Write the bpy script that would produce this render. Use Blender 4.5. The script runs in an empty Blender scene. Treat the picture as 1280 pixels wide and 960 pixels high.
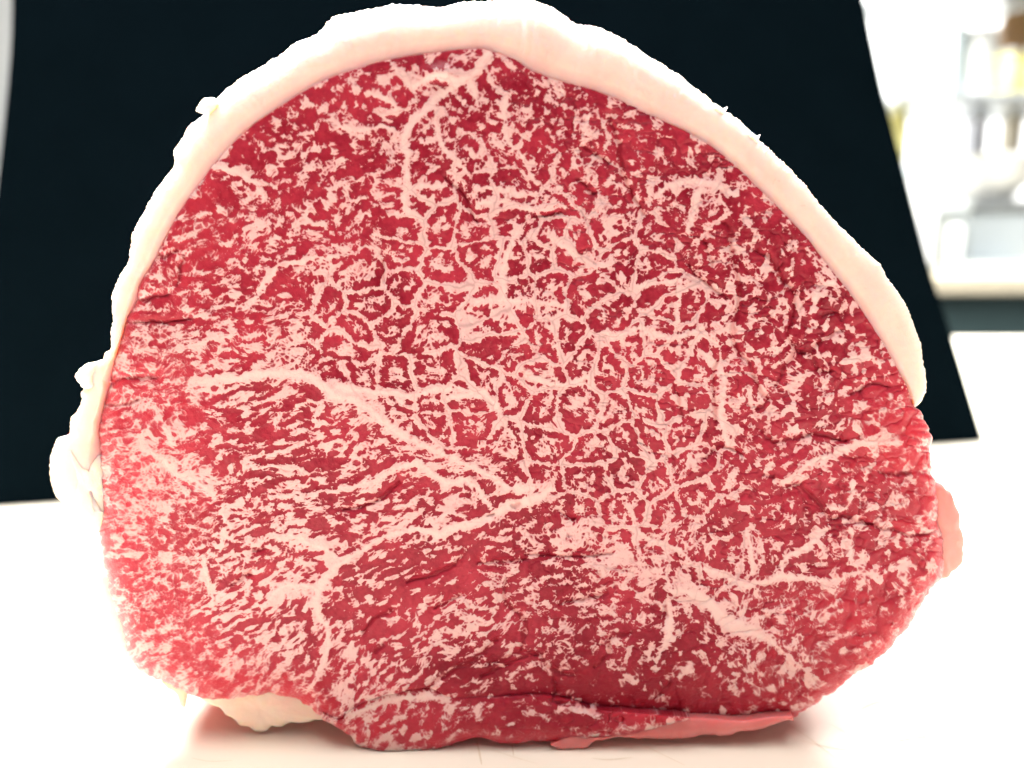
import bpy, bmesh, math, random
import numpy as np
from mathutils import Vector, Matrix
random.seed(4)
scene = bpy.context.scene
col = scene.collection
R_ = math.radians
# ---------------------------------------------------------------- camera
F_PX = 931.0                       # focal length in units of the 1280 wide frame
CAM_D, CAM_P = 0.19, R_(11.0)      # distance to the cut face (plane y = 0), downward pitch
_a = -467/F_PX                     # lowest point of the meat in the frame rests on z = 0
CAM_H = -CAM_D*(_a*math.cos(CAM_P)-math.sin(CAM_P))/(math.cos(CAM_P)+_a*math.sin(CAM_P))
cam = bpy.data.cameras.new('camera')
cam.sensor_width = 36.0; cam.lens = 36.0*F_PX/1280; cam.clip_start = 0.01; cam.clip_end = 50
cam.dof.use_dof = True; cam.dof.focus_distance = 0.197
camo = bpy.data.objects.new('camera', cam); col.objects.link(camo)
camo.location = (0, -CAM_D, CAM_H); camo.rotation_euler = (math.pi/2-CAM_P, 0, 0)
cam.dof.aperture_fstop = (cam.lens/1000)/0.0048
scene.camera = camo
# ---------------------------------------------------------------- world and lamps
w = bpy.data.worlds.new('World'); scene.world = w; w.use_nodes = True
bg = w.node_tree.nodes['Background']; bg.inputs[0].default_value = (1.0, .985, .96, 1); bg.inputs[1].default_value = 0.19
def area(name, loc, target, sx, sy, power, color):
    l = bpy.data.lights.new(name, 'AREA'); l.shape = 'RECTANGLE'; l.size = sx; l.size_y = sy; l.energy = power; l.color = color
    o = bpy.data.objects.new(name, l); col.objects.link(o); o.location = loc
    o.rotation_euler = (Vector(target)-Vector(loc)).to_track_quat('-Z', 'Y').to_euler()
    return o
area('ceiling_lamp', (-.50, .78, 1.32), (0, .05, .1), 1.0, .5, 175, (1, .99, .97))
area('front_fill', (-.15, -.30, 1.35), (0, -.10, 0), 1.0, .6, 21, (1, .98, .97))  # unseen fill added to brighten the board in front of the meat
area('kitchen_fill', (.9, 1.25, 1.5), (.85, 2.0, .3), .8, .5, 165, (1, 1, 1))  # unseen fill added to brighten the wall and shelf behind
# ---------------------------------------------------------------- exposure
scene.view_settings.view_transform = 'Standard'; scene.view_settings.look = 'None'
scene.view_settings.exposure = 0.0; scene.view_settings.gamma = 1.0
scene.render.engine = 'CYCLES'
scene.cycles.use_denoising = True
scene.cycles.max_bounces = 6
scene.cycles.use_adaptive_sampling = True; scene.cycles.adaptive_threshold = .05
scene.cycles.caustics_reflective = False; scene.cycles.caustics_refractive = False
# ---------------------------------------------------------------- marbling field (numpy, in picture-plane millimetre-like units "u")
RES = .9
def hash2(ix, iy, seed):
    U = np.uint32
    h = ix.astype(np.int32).astype(U)*U(374761393) + iy.astype(np.int32).astype(U)*U(668265263) + U((seed*1442695041) & 0xFFFFFFFF)
    h = (h ^ (h >> U(13)))*U(1274126177)
    h = (h ^ (h >> U(16)))*U(2246822519)
    return ((h ^ (h >> U(15))) & U(0xFFFFFF)).astype(np.float32)*np.float32(1/0x1000000)
def vnoise(x, y, seed=0):
    ix = np.floor(x); iy = np.floor(y); fx = x-ix; fy = y-iy
    fx = fx*fx*fx*(fx*(fx*6-15)+10); fy = fy*fy*fy*(fy*(fy*6-15)+10)
    a = hash2(ix, iy, seed); b = hash2(ix+1, iy, seed); c = hash2(ix, iy+1, seed); d = hash2(ix+1, iy+1, seed)
    return ((a+(b-a)*fx)*(1-fy) + (c+(d-c)*fx)*fy)*2-1
def fbm(x, y, seed=0, oct=3, gain=.5):
    s = 0; amp = 1; tot = 0
    for o in range(oct):
        s = s + amp*vnoise(x*2**o+o*17.3, y*2**o+o*9.1, seed+o*101); tot += amp; amp *= gain
    return s/tot*1.6
def idw(x, y, pts, p=3.0):
    """pts: rows (x, y, v0, v1, ...), returns the blended values"""
    pts = np.array(pts, float); num = [0]*(pts.shape[1]-2); den = 0
    for r in pts:
        w = 1/(((x-r[0])**2+(y-r[1])**2)/1e4+.05)**(p/2); den = den+w
        for k in range(len(num)): num[k] = num[k]+w*r[2+k]
    return [n/den for n in num]
def voronoi(x, y, cell, seed, ang, stretch, keep=None, jitter=.95, rad=2):
    """anisotropic Voronoi: returns edge distance (F2-F1), nearest seed position, seed hash"""
    ix = np.floor(x/cell); iy = np.floor(y/cell)
    f1 = np.full(x.shape, 1e9, np.float32); f2 = f1.copy(); sx = x.copy(); sy = y.copy(); sid = np.zeros(x.shape, np.float32)
    ca, sa = np.cos(ang), np.sin(ang); st = np.sqrt(stretch)
    for dj in range(-rad, rad+1):
        for di in range(-rad, rad+1):
            gx = ix+di; gy = iy+dj
            px = (gx+.5+(hash2(gx, gy, seed)-.5)*jitter)*cell; py = (gy+.5+(hash2(gx, gy, seed+7)-.5)*jitter)*cell
            h = hash2(gx, gy, seed+13)
            dx = x-px; dy = y-py
            d = np.sqrt(((dx*ca+dy*sa)/st)**2 + ((-dx*sa+dy*ca)*st)**2)
            if keep is not None: d = np.where(hash2(gx, gy, seed+29) > keep, 1e9, d)
            m1 = d < f1; m2 = (~m1) & (d < f2)
            f2 = np.where(m1, f1, np.where(m2, d, f2))
            sx = np.where(m1, px, sx); sy = np.where(m1, py, sy); sid = np.where(m1, h, sid); f1 = np.where(m1, d, f1)
    return f2-f1, sx, sy, sid
def smooth_line(P):
    P = [np.array(p, float) for p in P]; out = []
    for i in range(len(P)-1):
        p0, p1, p2, p3 = P[max(i-1, 0)], P[i], P[i+1], P[min(i+2, len(P)-1)]
        out += [p1, (-p0+9*p1+9*p2-p3)/16]
    return out+[P[-1]]
def seg_dist(x, y, pts, pad=60):
    """distance to a polyline given as (x, y, w) points, together with the width interpolated along it"""
    P = np.array(pts, float)
    D = np.full(x.shape, 1e4); W = np.zeros(x.shape)
    for a, b in zip(P[:-1], P[1:]):
        v = b[:2]-a[:2]; L = v@v+1e-9
        t = np.clip(((x-a[0])*v[0]+(y-a[1])*v[1])/L, 0, 1)
        d = np.hypot(x-a[0]-t*v[0], y-a[1]-t*v[1]); w = a[2]+(b[2]-a[2])*t
        m = d-w < D-W
        D = np.where(m, d, D); W = np.where(m, w, W)
    return D, W
def poly_field(x, y, lines, default_w=3, wk=.66, x0=96, y0=44, st=None):
    st = RES
    """min over lines of (distance - half width), only computed in each line's neighbourhood"""
    R = np.full(x.shape, 80.0)
    H, Wd = x.shape
    for ln in lines:
        pts = smooth_line([(p[0], p[1], p[2] if len(p) > 2 else default_w) for p in ln])
        xs = [p[0] for p in pts]; ys = [p[1] for p in pts]
        i0 = max(0, int((min(xs)-70-x0)/st)); i1 = min(Wd, int((max(xs)+70-x0)/st)+1)
        j0 = max(0, int((min(ys)-70-y0)/st)); j1 = min(H, int((max(ys)+70-y0)/st)+1)
        if i1 <= i0 or j1 <= j0: continue
        D, W = seg_dist(x[j0:j1, i0:i1], y[j0:j1, i0:i1], pts)
        R[j0:j1, i0:i1] = np.minimum(R[j0:j1, i0:i1], D-W*wk)
    return R
def sample(F, x, y, x0, y0, st):
    """bilinear look-up"""
    u = np.clip((x-x0)/st, 0, F.shape[1]-1.001); v = np.clip((y-y0)/st, 0, F.shape[0]-1.001)
    i = u.astype(int); j = v.astype(int); fu = u-i; fv = v-j
    return (F[j, i]*(1-fu)+F[j, i+1]*fu)*(1-fv)+(F[j+1, i]*(1-fu)+F[j+1, i+1]*fu)*fv

# fat seams and veins (x, y, half width)
SEAMS = [
 [(606,60,5),(603,80,5),(588,98,6),(570,101,7),(552,88,6),(535,98,5),(515,107,5),(500,96,4),(494,84,2)],
 [(575,104,6),(555,114,7),(541,120,6),(530,134,6),(515,147,6),(506,165,6),(509,190,6),(507,215,6),(505,235,7),(506,255,6),(520,267,5),(532,280,3)],
 [(540,142,3),(546,165,4),(556,186,4),(570,202,3),(588,221,2)],
 [(505,165,4),(480,160,3),(455,162,3),(427,162,2)],
 [(588,104,5),(597,118,4),(602,134,2)],
 [(632,118,4),(630,158,3),(645,182,3),(662,200,3),(666,222,2)],
 [(508,236,5),(530,234,4),(554,231,4)],
 [(597,234,3),(625,238,4),(652,243,4),(668,240,3)],
 [(600,253,4),(630,253,5),(662,262,4),(690,258,2)],
 [(250,478,6),(305,470,8),(345,466,9),(385,473,9),(415,487,8),(440,502,7),(462,517,7),(495,542,6),(530,557,5),(562,568,4),(590,585,4),(617,600,5),(634,612,8)],
 [(425,485,9),(450,490,7),(475,491,5),(500,494,5),(525,492,5),(575,485,4),(606,487,5)],
 [(692,612,6),(680,620,9),(650,631,10),(612,645,8),(575,659,8),(543,670,7)],
 [(648,612,11),(668,610,6)],
 [(545,666,6),(507,663,4),(475,672,4),(455,685,5),(430,703,5),(408,722,6),(397,740,8),(397,768,7),(413,787,5),(413,812,4),(400,845,3),(385,862,3)],
 [(397,738,6),(360,735,5),(337,747,4),(324,766,2)],
 [(427,703,4),(402,687,4),(372,674,3),(356,671,2)],
 [(255,697,3),(260,725,5),(270,760,3)],
 [(520,581,6),(540,595,6),(560,606,6),(582,603,5),(600,616,4),(614,634,3)],
 [(516,583,5),(500,588,4),(475,597,4),(425,607,2)],
 [(1122,552,4),(1085,548,7),(1060,560,6),(1040,571,4),(1015,577,4),(985,601,2)],
 [(1090,548,5),(1095,570,4),(1083,590,3)],
 [(1065,600,4),(1062,632,3),(1040,632,3)],
 [(1034,660,5),(1010,685,5),(984,700,5),(978,718,4)],
 [(1065,662,4),(1067,700,4),(1076,718,4)],
 [(1098,721,2),(1075,718,3),(1035,727,4),(1005,724,5),(975,723,5),(930,732,6),(908,718,5),(885,712,4),(862,704,3)],
 [(937,675,4),(940,714,5)],
 [(1096,724,2),(1130,700,3)],
 [(835,738,5),(870,742,9),(902,773,14),(935,786,12),(955,800,7),(978,816,5),(989,834,3)],
 [(832,745,4),(837,782,6),(832,812,5),(824,826,3)],
 [(862,832,4),(850,848,4)],
 [(818,246,3),(840,232,6),(860,225,6),(887,229,7),(920,246,4)],
 [(874,236,6),(870,265,5),(861,288,4)],
 [(1040,353,5),(1022,366,5),(1015,388,3)],
 [(585,377,3),(631,378,5),(675,380,4),(706,383,3)],
 [(646,286,4),(638,311,5),(631,330,6),(625,372,5)],
 [(797,356,4),(849,351,4)],
 [(849,355,2),(845,424,3)],
 [(187,565,5),(210,582,7),(230,592,6),(255,607,4),(268,620,2)],
 [(205,532,8),(210,552,5)],
 [(430,902,4),(460,882,5),(500,870,5),(528,867,7),(560,876,4)],
 [(700,883,2),(728,889,5),(750,893,2)],
 [(560,640,2),(545,663,3)],
 [(310,385,3),(350,335,4),(420,325,2)],
 [(240,432,3),(300,418,2)],
 [(660,470,6),(700,478,5),(735,470,4)],
 [(560,500,3),(606,490,6),(625,520,4),(640,545,4)],
 [(750,420,5),(800,410,5),(835,425,4),(880,410,6)],
 [(690,300,5),(720,320,5),(760,330,4)],
 [(880,440,5),(905,470,4),(900,515,5),(915,560,4)],
 [(1058,448,4),(1085,445,5),(1100,452,2)],
 [(935,285,4),(930,275,3)],
 [(790,640,5),(800,670,4),(850,690,5)],
 [(260,205,3),(300,215,5),(325,230,4),(330,250,3)],
 [(275,260,3),(285,275,2)],
 [(465,115,4),(492,128,4),(489,138,3)],
 [(700,105,3),(705,120,3)],[(735,150,4),(728,162,3)],
]
# hazy connective patches (x, y, radius, strength)
HAZE = [(345,468,30,.5),(270,482,30,.4),(715,665,28,.5),(765,695,30,.6),(800,715,26,.5),(860,735,26,.45),(920,782,34,.7),(1000,830,18,.5),
        (470,520,16,.5),(540,562,14,.4),(600,590,14,.5),(195,560,40,.35),(190,620,30,.35),(640,560,12,.3)]
# creases and cracks (x, y, half width)
CRACKS = [
 [(620,800,1),(600,818,1.6),(585,830,2),(560,843,1.6),(535,856,1.5)],
 [(515,727,.5),(535,720,1.4),(557,710,1.5),(575,695,.6)],
 [(635,722,.8),(632,757,1.4),(655,780,1.8),(652,800,1.6),(650,815,1.6),(680,817,1)],
 [(650,815,1.4),(630,824,1.2),(612,830,.8)],
 [(600,704,.6),(622,700,1.4),(657,697,.8)],
 [(790,790,.8),(775,793,1.8),(762,800,2.2),(762,817,2),(742,832,.8)],
 [(677,817,1.2),(685,835,1.8),(715,842,1)],
 [(690,846,.8),(690,874,1.6)],
 [(825,872,1.6),(840,855,.8)],
 [(905,278,.6),(912,292,1.4),(919,340,1.4),(922,360,1.4),(920,400,1.8),(921,430,1.8),(937,455,1.4),(947,482,1.4),(960,500,1.6)],
 [(942,310,.6),(965,322,1.3),(975,345,1.2),(990,355,1.2),(992,390,1.2),(985,420,1.6),(992,437,2),(980,460,1.2),(970,485,.8)],
 [(992,437,1.8),(1012,439,2),(1035,417,1.6),(1052,412,1)],
 [(1012,439,1.6),(1020,460,2),(1040,460,.8)],[(1028,392,.8),(1040,390,1.4),(1052,397,.8)],
 [(1065,492,.8),(1080,484,1.6),(1092,480,1.8),(1112,483,.8)],
 [(957,537,1.2),(970,549,1.8),(1000,546,1.6),(1035,545,1.6),(1060,552,.8)],
 [(957,592,.6),(970,594,1.2)],[(985,607,.6),(1000,606,1),(1037,645,1.8),(1060,642,1.6),(1085,655,1.4),(1137,668,.9),(1165,662,.8)],
 [(762,147,.8),(777,180,1.8),(777,220,1.8),(787,242,1.6),(805,267,1)],
 [(730,185,.6),(760,205,1.2)],[(720,220,.6),(742,240,1.2)],
 [(180,325,.5),(192,320,1.2),(225,312,1)],[(165,378,.3),(185,372,.8),(212,364,.2)],[(160,402,.3),(200,400,.7),(236,396,.2)],
 [(232,318,.4),(228,340,1.2),(224,352,.4)],[(135,482,.6),(165,470,1.2),(192,469,.6)],[(133,503,.8),(170,502,.7)],
 [(450,632,.4),(475,620,1.4),(500,606,.5)],[(290,727,.6),(303,720,1.8),(316,714,.6)],[(318,686,.5),(325,684,1.4),(332,682,.5)],
 [(945,510,.8),(953,508,2.2),(958,503,.8)],[(640,634,.5),(645,634,2),(650,629,.6)],[(608,645,.4),(612,644,1.6),(617,643,.5)],[(830,758,.4),(832,765,1.6),(833,770,.6)],
 [(665,270,.5),(700,268,.8)],[(555,222,.6),(585,250,1.2),(600,272,.6)],
 [(700,640,.4),(720,650,.8)],[(660,690,.5),(700,692,1.6),(765,692,.8)],
 [(480,350,.5),(478,330,1)],[(860,330,.4),(880,355,1),(905,372,.9)],
 [(880,300,.4),(890,330,.8)],[(845,480,.6),(850,520,.8)],[(895,450,.5),(890,500,1.1),(897,530,.7)],[(930,570,.6),(905,560,1.2),(880,575,.6)],
 [(430,640,.4),(455,630,.9)],[(455,790,.5),(470,775,1),(490,762,.5)],[(545,760,.5),(575,745,.9)],[(470,815,.7),(480,805,1.3)],
 [(1100,590,.6),(1140,590,1.2)],[(700,750,.5),(745,745,.9),(760,740,.4)],[(655,820,.8),(600,845,.9)],
]
GROOVE = [[(690,874,1),(720,880,1.2),(745,889,1.2)]]
# (x, y, lean bias, grain angle in degrees (picture up-right), stretch, lobe keep fraction, cell edges are fat (1) or crease (0), softness)
REG = [
 (220,300, .12, 12,1.45,.62,.15,.35),(330,170,.17,5,1.3,.55,.1,.1),(420,250,.12,15,1.3,.6,.2,.05),(330,340,.05,8,1.6,.75,.25,.1),(280,420,-.05,8,1.9,.8,.3,.2),
 (430,390,-.02,0,1.3,.9,.8,0),(600,160,.12,-10,1.2,.75,.6,0),(720,170,.14,-30,1.2,.75,.5,0),(850,180,.24,-40,1.4,.6,.15,0),(900,250,.12,-50,1.2,.65,.6,0),
 (560,290,.02,0,1.3,.85,.9,0),(640,360,-.08,10,1.1,.95,1,0),(740,330,-.04,20,1.1,.95,1,0),(830,380,-.02,40,1.1,.9,1,0),(640,460,-.10,0,1.1,1,1,0),(760,470,-.10,0,1.1,1,1,0),
 (850,520,-.06,0,1.1,.95,1,0),(560,520,-.05,-10,1.3,.95,.8,0),(720,570,-.08,0,1.1,1,1,0),(800,620,-.1,-10,1.1,1,1,0),(880,600,.02,30,1.2,.85,.85,0),
 (960,350,.16,60,1.2,.55,.1,0),(1020,420,.26,70,1.1,.5,.0,0),(1080,460,.30,60,1.1,.5,.0,.1),(960,460,.08,60,1.1,.7,.4,0),(1010,520,.16,10,1.2,.5,.1,0),(1120,520,.35,0,1.2,.5,0,.6),
 (1000,600,.22,30,1.5,.5,.2,0),(1090,620,.14,30,1.4,.5,.2,.2),(1140,640,.1,50,1.3,.5,.1,.5),(1000,690,.22,20,1.2,.55,.3,0),(1100,690,.16,40,1.3,.5,.1,.2),
 (200,480,-.02,10,1.5,.7,.2,.55),(170,620,-.06,8,1.4,.7,.1,.9),(230,640,-.04,8,1.5,.8,.2,.45),(310,520,.18,12,2.2,.75,.15,.1),(370,580,.12,12,2.2,.8,.2,0),(300,640,-.04,10,2.0,.85,.2,.1),
 (400,640,.06,15,2.0,.85,.25,0),(200,740,-.02,15,1.4,.7,.2,.6),(300,760,.06,25,2.1,.75,.2,.15),(370,800,.04,45,1.7,.75,.3,.1),(240,830,-.04,30,1.4,.7,.2,.8),(330,850,-.04,40,1.6,.7,.2,.7),
 (520,620,.10,12,1.9,.8,.2,0),(580,630,.2,10,1.7,.8,.1,0),(500,720,.36,22,2.0,.65,.1,0),(560,700,.34,18,2.0,.65,.1,0),(470,780,.26,28,1.9,.65,.15,0),(600,760,.06,30,1.6,.8,.5,0),(540,810,.10,25,1.9,.7,.2,0),
 (430,850,.0,60,1.7,.75,.2,.2),(620,840,.40,15,1.9,.5,.1,0),(660,690,.16,10,1.6,.9,.1,0),(720,720,.12,5,1.7,.85,.1,0),(700,790,.12,10,1.3,.7,.4,0),(760,740,.0,0,1.6,.85,.3,.1),(740,860,.62,0,1.3,.5,.1,.2),(800,850,.5,0,1.2,.5,.1,.2),
 (870,850,.40,10,1.3,.5,.1,.3),(800,800,.16,0,1.2,.7,.45,0),(900,820,.24,0,1.1,.6,.4,.1),(960,850,.3,20,1.1,.5,.1,.5),(980,760,.24,20,1.5,.6,.2,.3),(1060,780,.26,30,1.5,.6,.1,.6),(900,690,.02,10,1.2,.8,.7,0),(1130,560,.3,0,1.2,.5,0,.9),
 (520,900,.18,40,1.7,.7,.1,.35),(600,900,.3,20,1.5,.6,.1,.35),(690,905,.34,0,1.5,.6,.1,.35),(460,915,.0,45,1.8,.7,.1,.7),(800,908,.4,0,1.4,.6,0,.6),
]
def marble(x0=96, y0=44, x1=1206, y1=956, st=RES):
    xs = np.arange(x0, x1, st, dtype=float); ys = np.arange(y0, y1, st, dtype=float)
    X, Y = np.meshgrid(xs.astype(np.float32), ys.astype(np.float32))
    bias, ang, stretch, keep, cellfat, soft = idw(X, Y, [(r[0], r[1], r[2], -np.radians(r[3]), r[4], r[5], r[6], r[7]) for r in REG], 4.0)
    # domain warp
    wx = 7*fbm(X/46, Y/46, 11, 2)+2.6*fbm(X/13, Y/13, 21, 2); wy = 7*fbm(X/46, Y/46, 31, 2)+2.6*fbm(X/13, Y/13, 41, 2)
    A = X+wx; B = Y+wy
    seam0 = poly_field(X, Y, SEAMS)
    sw = poly_field(X+.5*wx+1.2*fbm(X/7, Y/7, 51, 2), Y+.5*wy+1.2*fbm(X/7, Y/7, 61, 2), SEAMS, 3, .64)+1.5*fbm(X/4.5, Y/4.5, 67, 2)
    crack = poly_field(X+.45*wx+1.2*fbm(X/9, Y/9, 55, 2), Y+.45*wy+1.2*fbm(X/9, Y/9, 65, 2), CRACKS+GROOVE, 1, .8)
    e1, c1x, c1y, c1h = voronoi(X+.8*wx, Y+.8*wy, 44, 3, ang, 1+(stretch-1)*.9, jitter=.85)
    # large scale fat field G (lean where positive): grain noise at a few fixed angles, blended by the local grain angle
    def grain(scale, seed):
        iso = fbm((X+.6*wx)/scale, (Y+.6*wy)/scale, seed, 2); out = 0; tot = 0
        for k, deg in enumerate((-50, -25, 0, 12, 25, 45, 65)):
            a = -np.radians(deg); w = np.exp(-((ang-a)/.16)**2)+1e-6
            U = (X+.6*wx)*np.cos(a)+(Y+.6*wy)*np.sin(a); V = -(X+.6*wx)*np.sin(a)+(Y+.6*wy)*np.cos(a)
            out = out+w*fbm(U/(scale*1.7), V/(scale/1.5), seed+k*7+1, 2); tot = tot+w
        m = np.clip((stretch-1.05)*1.4, 0, 1)
        return iso*(1-m)+out/tot*m
    n1 = grain(15, 71); n2 = grain(5.0, 171)*cellfat+grain(6.3, 371)*(1-cellfat)
    edge = np.exp(-(e1/(2.8+3.6*hash2(np.floor(c1x), np.floor(c1y), 5)))**2)
    ctr = np.clip((e1-15)/16, 0, 1); ring = np.exp(-((e1-10)/6.5)**2)
    G = n1*.22+n2*1.1
    G = G/G.std()*(1-.38*cellfat) + 2.0*bias + .74 + .14*cellfat - cellfat*(2.9*edge+.4*ctr-1.0*ring-.12) + (1-cellfat)*(.7*edge-.3*ctr)
    hz = 0
    for (hx, hy, r, k) in HAZE: hz = hz+k*np.exp(-((X-hx)**2+(Y-hy)**2)/r**2)
    G = G-1.6*hz-.3*np.exp(-np.clip(sw, 0, 99)/5.0)
    G = np.minimum(G, sw/1.6)
    # lobes: each bundle is lean or fat as a whole, with spikes of fat running in between
    e2, sx, sy, sh = voronoi(A, B, 4.5, 17, ang, 1+(stretch-1)*.8, keep=keep)
    Gs = sample(G, X+sx-A, Y+sy-B, x0, y0, st)
    e3, tx, ty, th = voronoi(A+1.5*fbm(X/5, Y/5, 95, 1), B+1.5*fbm(X/5, Y/5, 96, 1), 2.9, 23, ang, 1+(stretch-1)*.5, rad=1)
    L = .7*Gs+.3*G + .45*(sh-.5) + .35*(th-.5) - 1.9*(1-np.clip(e2/(.01+3.4*np.clip(1-.72*(.5*G+.5*Gs), 0, 1)), 0, 1)) - .25*(1-np.clip(e3/1.4, 0, 1))+.14
    # thin connected web of fat between the larger bundles
    e4, _x, _y, _h = voronoi(A+.9*fbm(X/6, Y/6, 97, 2), B+.9*fbm(X/6, Y/6, 98, 2), 9.5, 37, ang, 1+(stretch-1)*.9)
    web = (1-.5*np.clip(cellfat*1.3-.2, 0, 1))*np.clip(.55+.9*fbm(X/13, Y/13, 99, 2)-.55*np.clip(bias-.3, 0, 1)*4, 0, 1.2)
    L = L-(1.5+.4*web)*np.clip(1-e4/(.05+2.3*web*np.clip(1.25-.42*G, 0, 1)), 0, 1)
    L = np.minimum(L, (sw+1.2)/1.5)
    tone = .5+.35*fbm(X/60, Y/60, 201, 3)+.25*(sh-.5)+.12*fbm(X/6, Y/6, 203, 2)
    tone = tone+.55*np.exp(-((X-790)/170)**2-((Y-856)/48)**2)+.25*np.exp(-((X-900)/120)**2-((Y-800)/60)**2)  # lower right shade of the face painted into the tone
    return dict(X=X, Y=Y, L=L, e1=e1, cellfat=cellfat, soft=np.clip(soft, 0, 1), tone=tone, seam=seam0, seamw=sw, crack=crack, haze=hz, ids=sh, G=G, e2=e2, bias=bias)
# ---------------------------------------------------------------- helpers
CP, SP = math.cos(CAM_P), math.sin(CAM_P)
def at(u, v, y=0.0):
    """picture position (1280 x 960 frame) -> point on the upright plane at depth y"""
    u = np.asarray(u, float); v = np.asarray(v, float); y = np.asarray(y, float)
    a = (u-640)/F_PX; b = (480-v)/F_PX
    k = (y+CAM_D)/(CP+b*SP)
    return np.stack([a*k+0*y, y+0*a, CAM_H+k*(b*CP-SP)], -1)
def ground(u, v):
    a = (u-640)/F_PX; b = (480-v)/F_PX; k = -CAM_H/(b*CP-SP)
    return Vector((a*k, k*(CP+b*SP)-CAM_D, 0))
PX = CAM_D/F_PX                     # about one picture unit on the face, in metres
def link(name, me, mat, parent=None):
    o = bpy.data.objects.new(name, me); col.objects.link(o)
    if mat is not None: me.materials.append(mat)
    if parent is not None: o.parent = parent
    return o
def tag(o, label, cat=None, group=None, kind=None):
    o['label'] = label
    if cat: o['category'] = cat
    if group: o['group'] = group
    if kind: o['kind'] = kind
    return o
def np_mesh(name, V, quads=None, tris=None, smooth=True):
    V = np.asarray(V, np.float32).reshape(-1, 3)
    loops = []; starts = []; totals = []; n = 0
    for arr, k in ((quads, 4), (tris, 3)):
        if arr is None or len(arr) == 0: continue
        arr = np.asarray(arr, np.int32).reshape(-1, k)
        loops.append(arr.ravel()); starts.append(n+np.arange(len(arr))*k); totals.append(np.full(len(arr), k)); n += arr.size
    loops = np.concatenate(loops); starts = np.concatenate(starts).astype(np.int32)
    me = bpy.data.meshes.new(name)
    me.vertices.add(len(V)); me.vertices.foreach_set('co', V.ravel())
    me.loops.add(len(loops)); me.loops.foreach_set('vertex_index', loops.astype(np.int32))
    me.polygons.add(len(starts)); me.polygons.foreach_set('loop_start', starts)
    me.update(calc_edges=True); me.validate()
    if smooth: me.polygons.foreach_set('use_smooth', np.ones(len(me.polygons), bool))
    return me
def add_attr(me, name, vals):
    a = me.attributes.new(name, 'FLOAT', 'POINT'); a.data.foreach_set('value', np.asarray(vals, np.float32).ravel())
def grid_quads(n, m, wrap_n=False, base=0):
    """n rows of m vertices"""
    i = np.arange(n if wrap_n else n-1)[:, None]; j = np.arange(m-1)[None, :]; i2 = (i+1) % n
    return (base+np.stack([i*m+j, i*m+j+1, i2*m+j+1, i2*m+j], -1)).reshape(-1, 4)
def catmull(P, n_per=12, closed=False):
    P = np.array(P, float); N = len(P); out = []
    for i in range(N if closed else N-1):
        g = lambda k: P[k % N] if closed else P[min(max(k, 0), N-1)]
        p0, p1, p2, p3 = g(i-1), g(i), g(i+1), g(i+2)
        for t in np.arange(n_per)/n_per:
            c = .5*((2*p1)+(-p0+p2)*t+(2*p0-5*p1+4*p2-p3)*t*t+(-p0+3*p1-3*p2+p3)*t**3)
            c[2:] = p1[2:]+(p2[2:]-p1[2:])*t
            out.append(c)
    if not closed: out.append(P[-1])
    return np.array(out)
def resample(C, n, closed=False):
    if closed: C = np.vstack([C, C[:1]])
    d = np.r_[0, np.cumsum(np.hypot(*np.diff(C[:, :2], axis=0).T))]
    t = np.linspace(0, d[-1], n+1)[:-1] if closed else np.linspace(0, d[-1], n)
    return np.stack([np.interp(t, d, C[:, k]) for k in range(C.shape[1])], -1)
# ---------------------------------------------------------------- node helpers / materials
def new_mat(name):
    m = bpy.data.materials.new(name); m.use_nodes = True
    nt = m.node_tree; b = nt.nodes['Principled BSDF']
    return m, nt, b
def N(nt, t, **kw):
    n = nt.nodes.new(t)
    for k, v in kw.items(): setattr(n, k, v)
    return n
def attr(nt, name):
    n = N(nt, 'ShaderNodeAttribute'); n.attribute_name = name; return n.outputs['Fac']
def math_(nt, op, a, b=None, c=None, clamp=False):
    n = N(nt, 'ShaderNodeMath', operation=op, use_clamp=clamp)
    for k, v in enumerate((a, b, c)):
        if v is None: continue
        if isinstance(v, (int, float)): n.inputs[k].default_value = v
        else: nt.links.new(v, n.inputs[k])
    return n.outputs[0]
def mixc(nt, f, a, b):
    n = N(nt, 'ShaderNodeMix', data_type='RGBA')
    for s, v in ((n.inputs[0], f), (n.inputs[6], a), (n.inputs[7], b)):
        if isinstance(v, (int, float)): s.default_value = v
        elif isinstance(v, tuple): s.default_value = (*v, 1)
        else: nt.links.new(v, s)
    return n.outputs[2]
def noise(nt, scale, detail=3, rough=.5, coord=None, dist=0):
    n = N(nt, 'ShaderNodeTexNoise'); n.inputs['Scale'].default_value = scale; n.inputs['Detail'].default_value = detail
    n.inputs['Roughness'].default_value = rough; n.inputs['Distortion'].default_value = dist
    if coord is not None: nt.links.new(coord, n.inputs['Vector'])
    return n.outputs['Fac']
def objco(nt):
    return N(nt, 'ShaderNodeTexCoord').outputs['Object']
def bump(nt, h, strength, dist, b):
    n = N(nt, 'ShaderNodeBump'); n.inputs['Strength'].default_value = strength; n.inputs['Distance'].default_value = dist
    nt.links.new(h, n.inputs['Height']); nt.links.new(n.outputs[0], b.inputs['Normal'])
FAT_IN = (.56, .225, .24); FAT_PALE = (.68, .41, .40); FAT_WHITE = (.71, .47, .45)
LEAN_A = (.41, .028, .052); LEAN_B = (.20, .005, .017)
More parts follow.
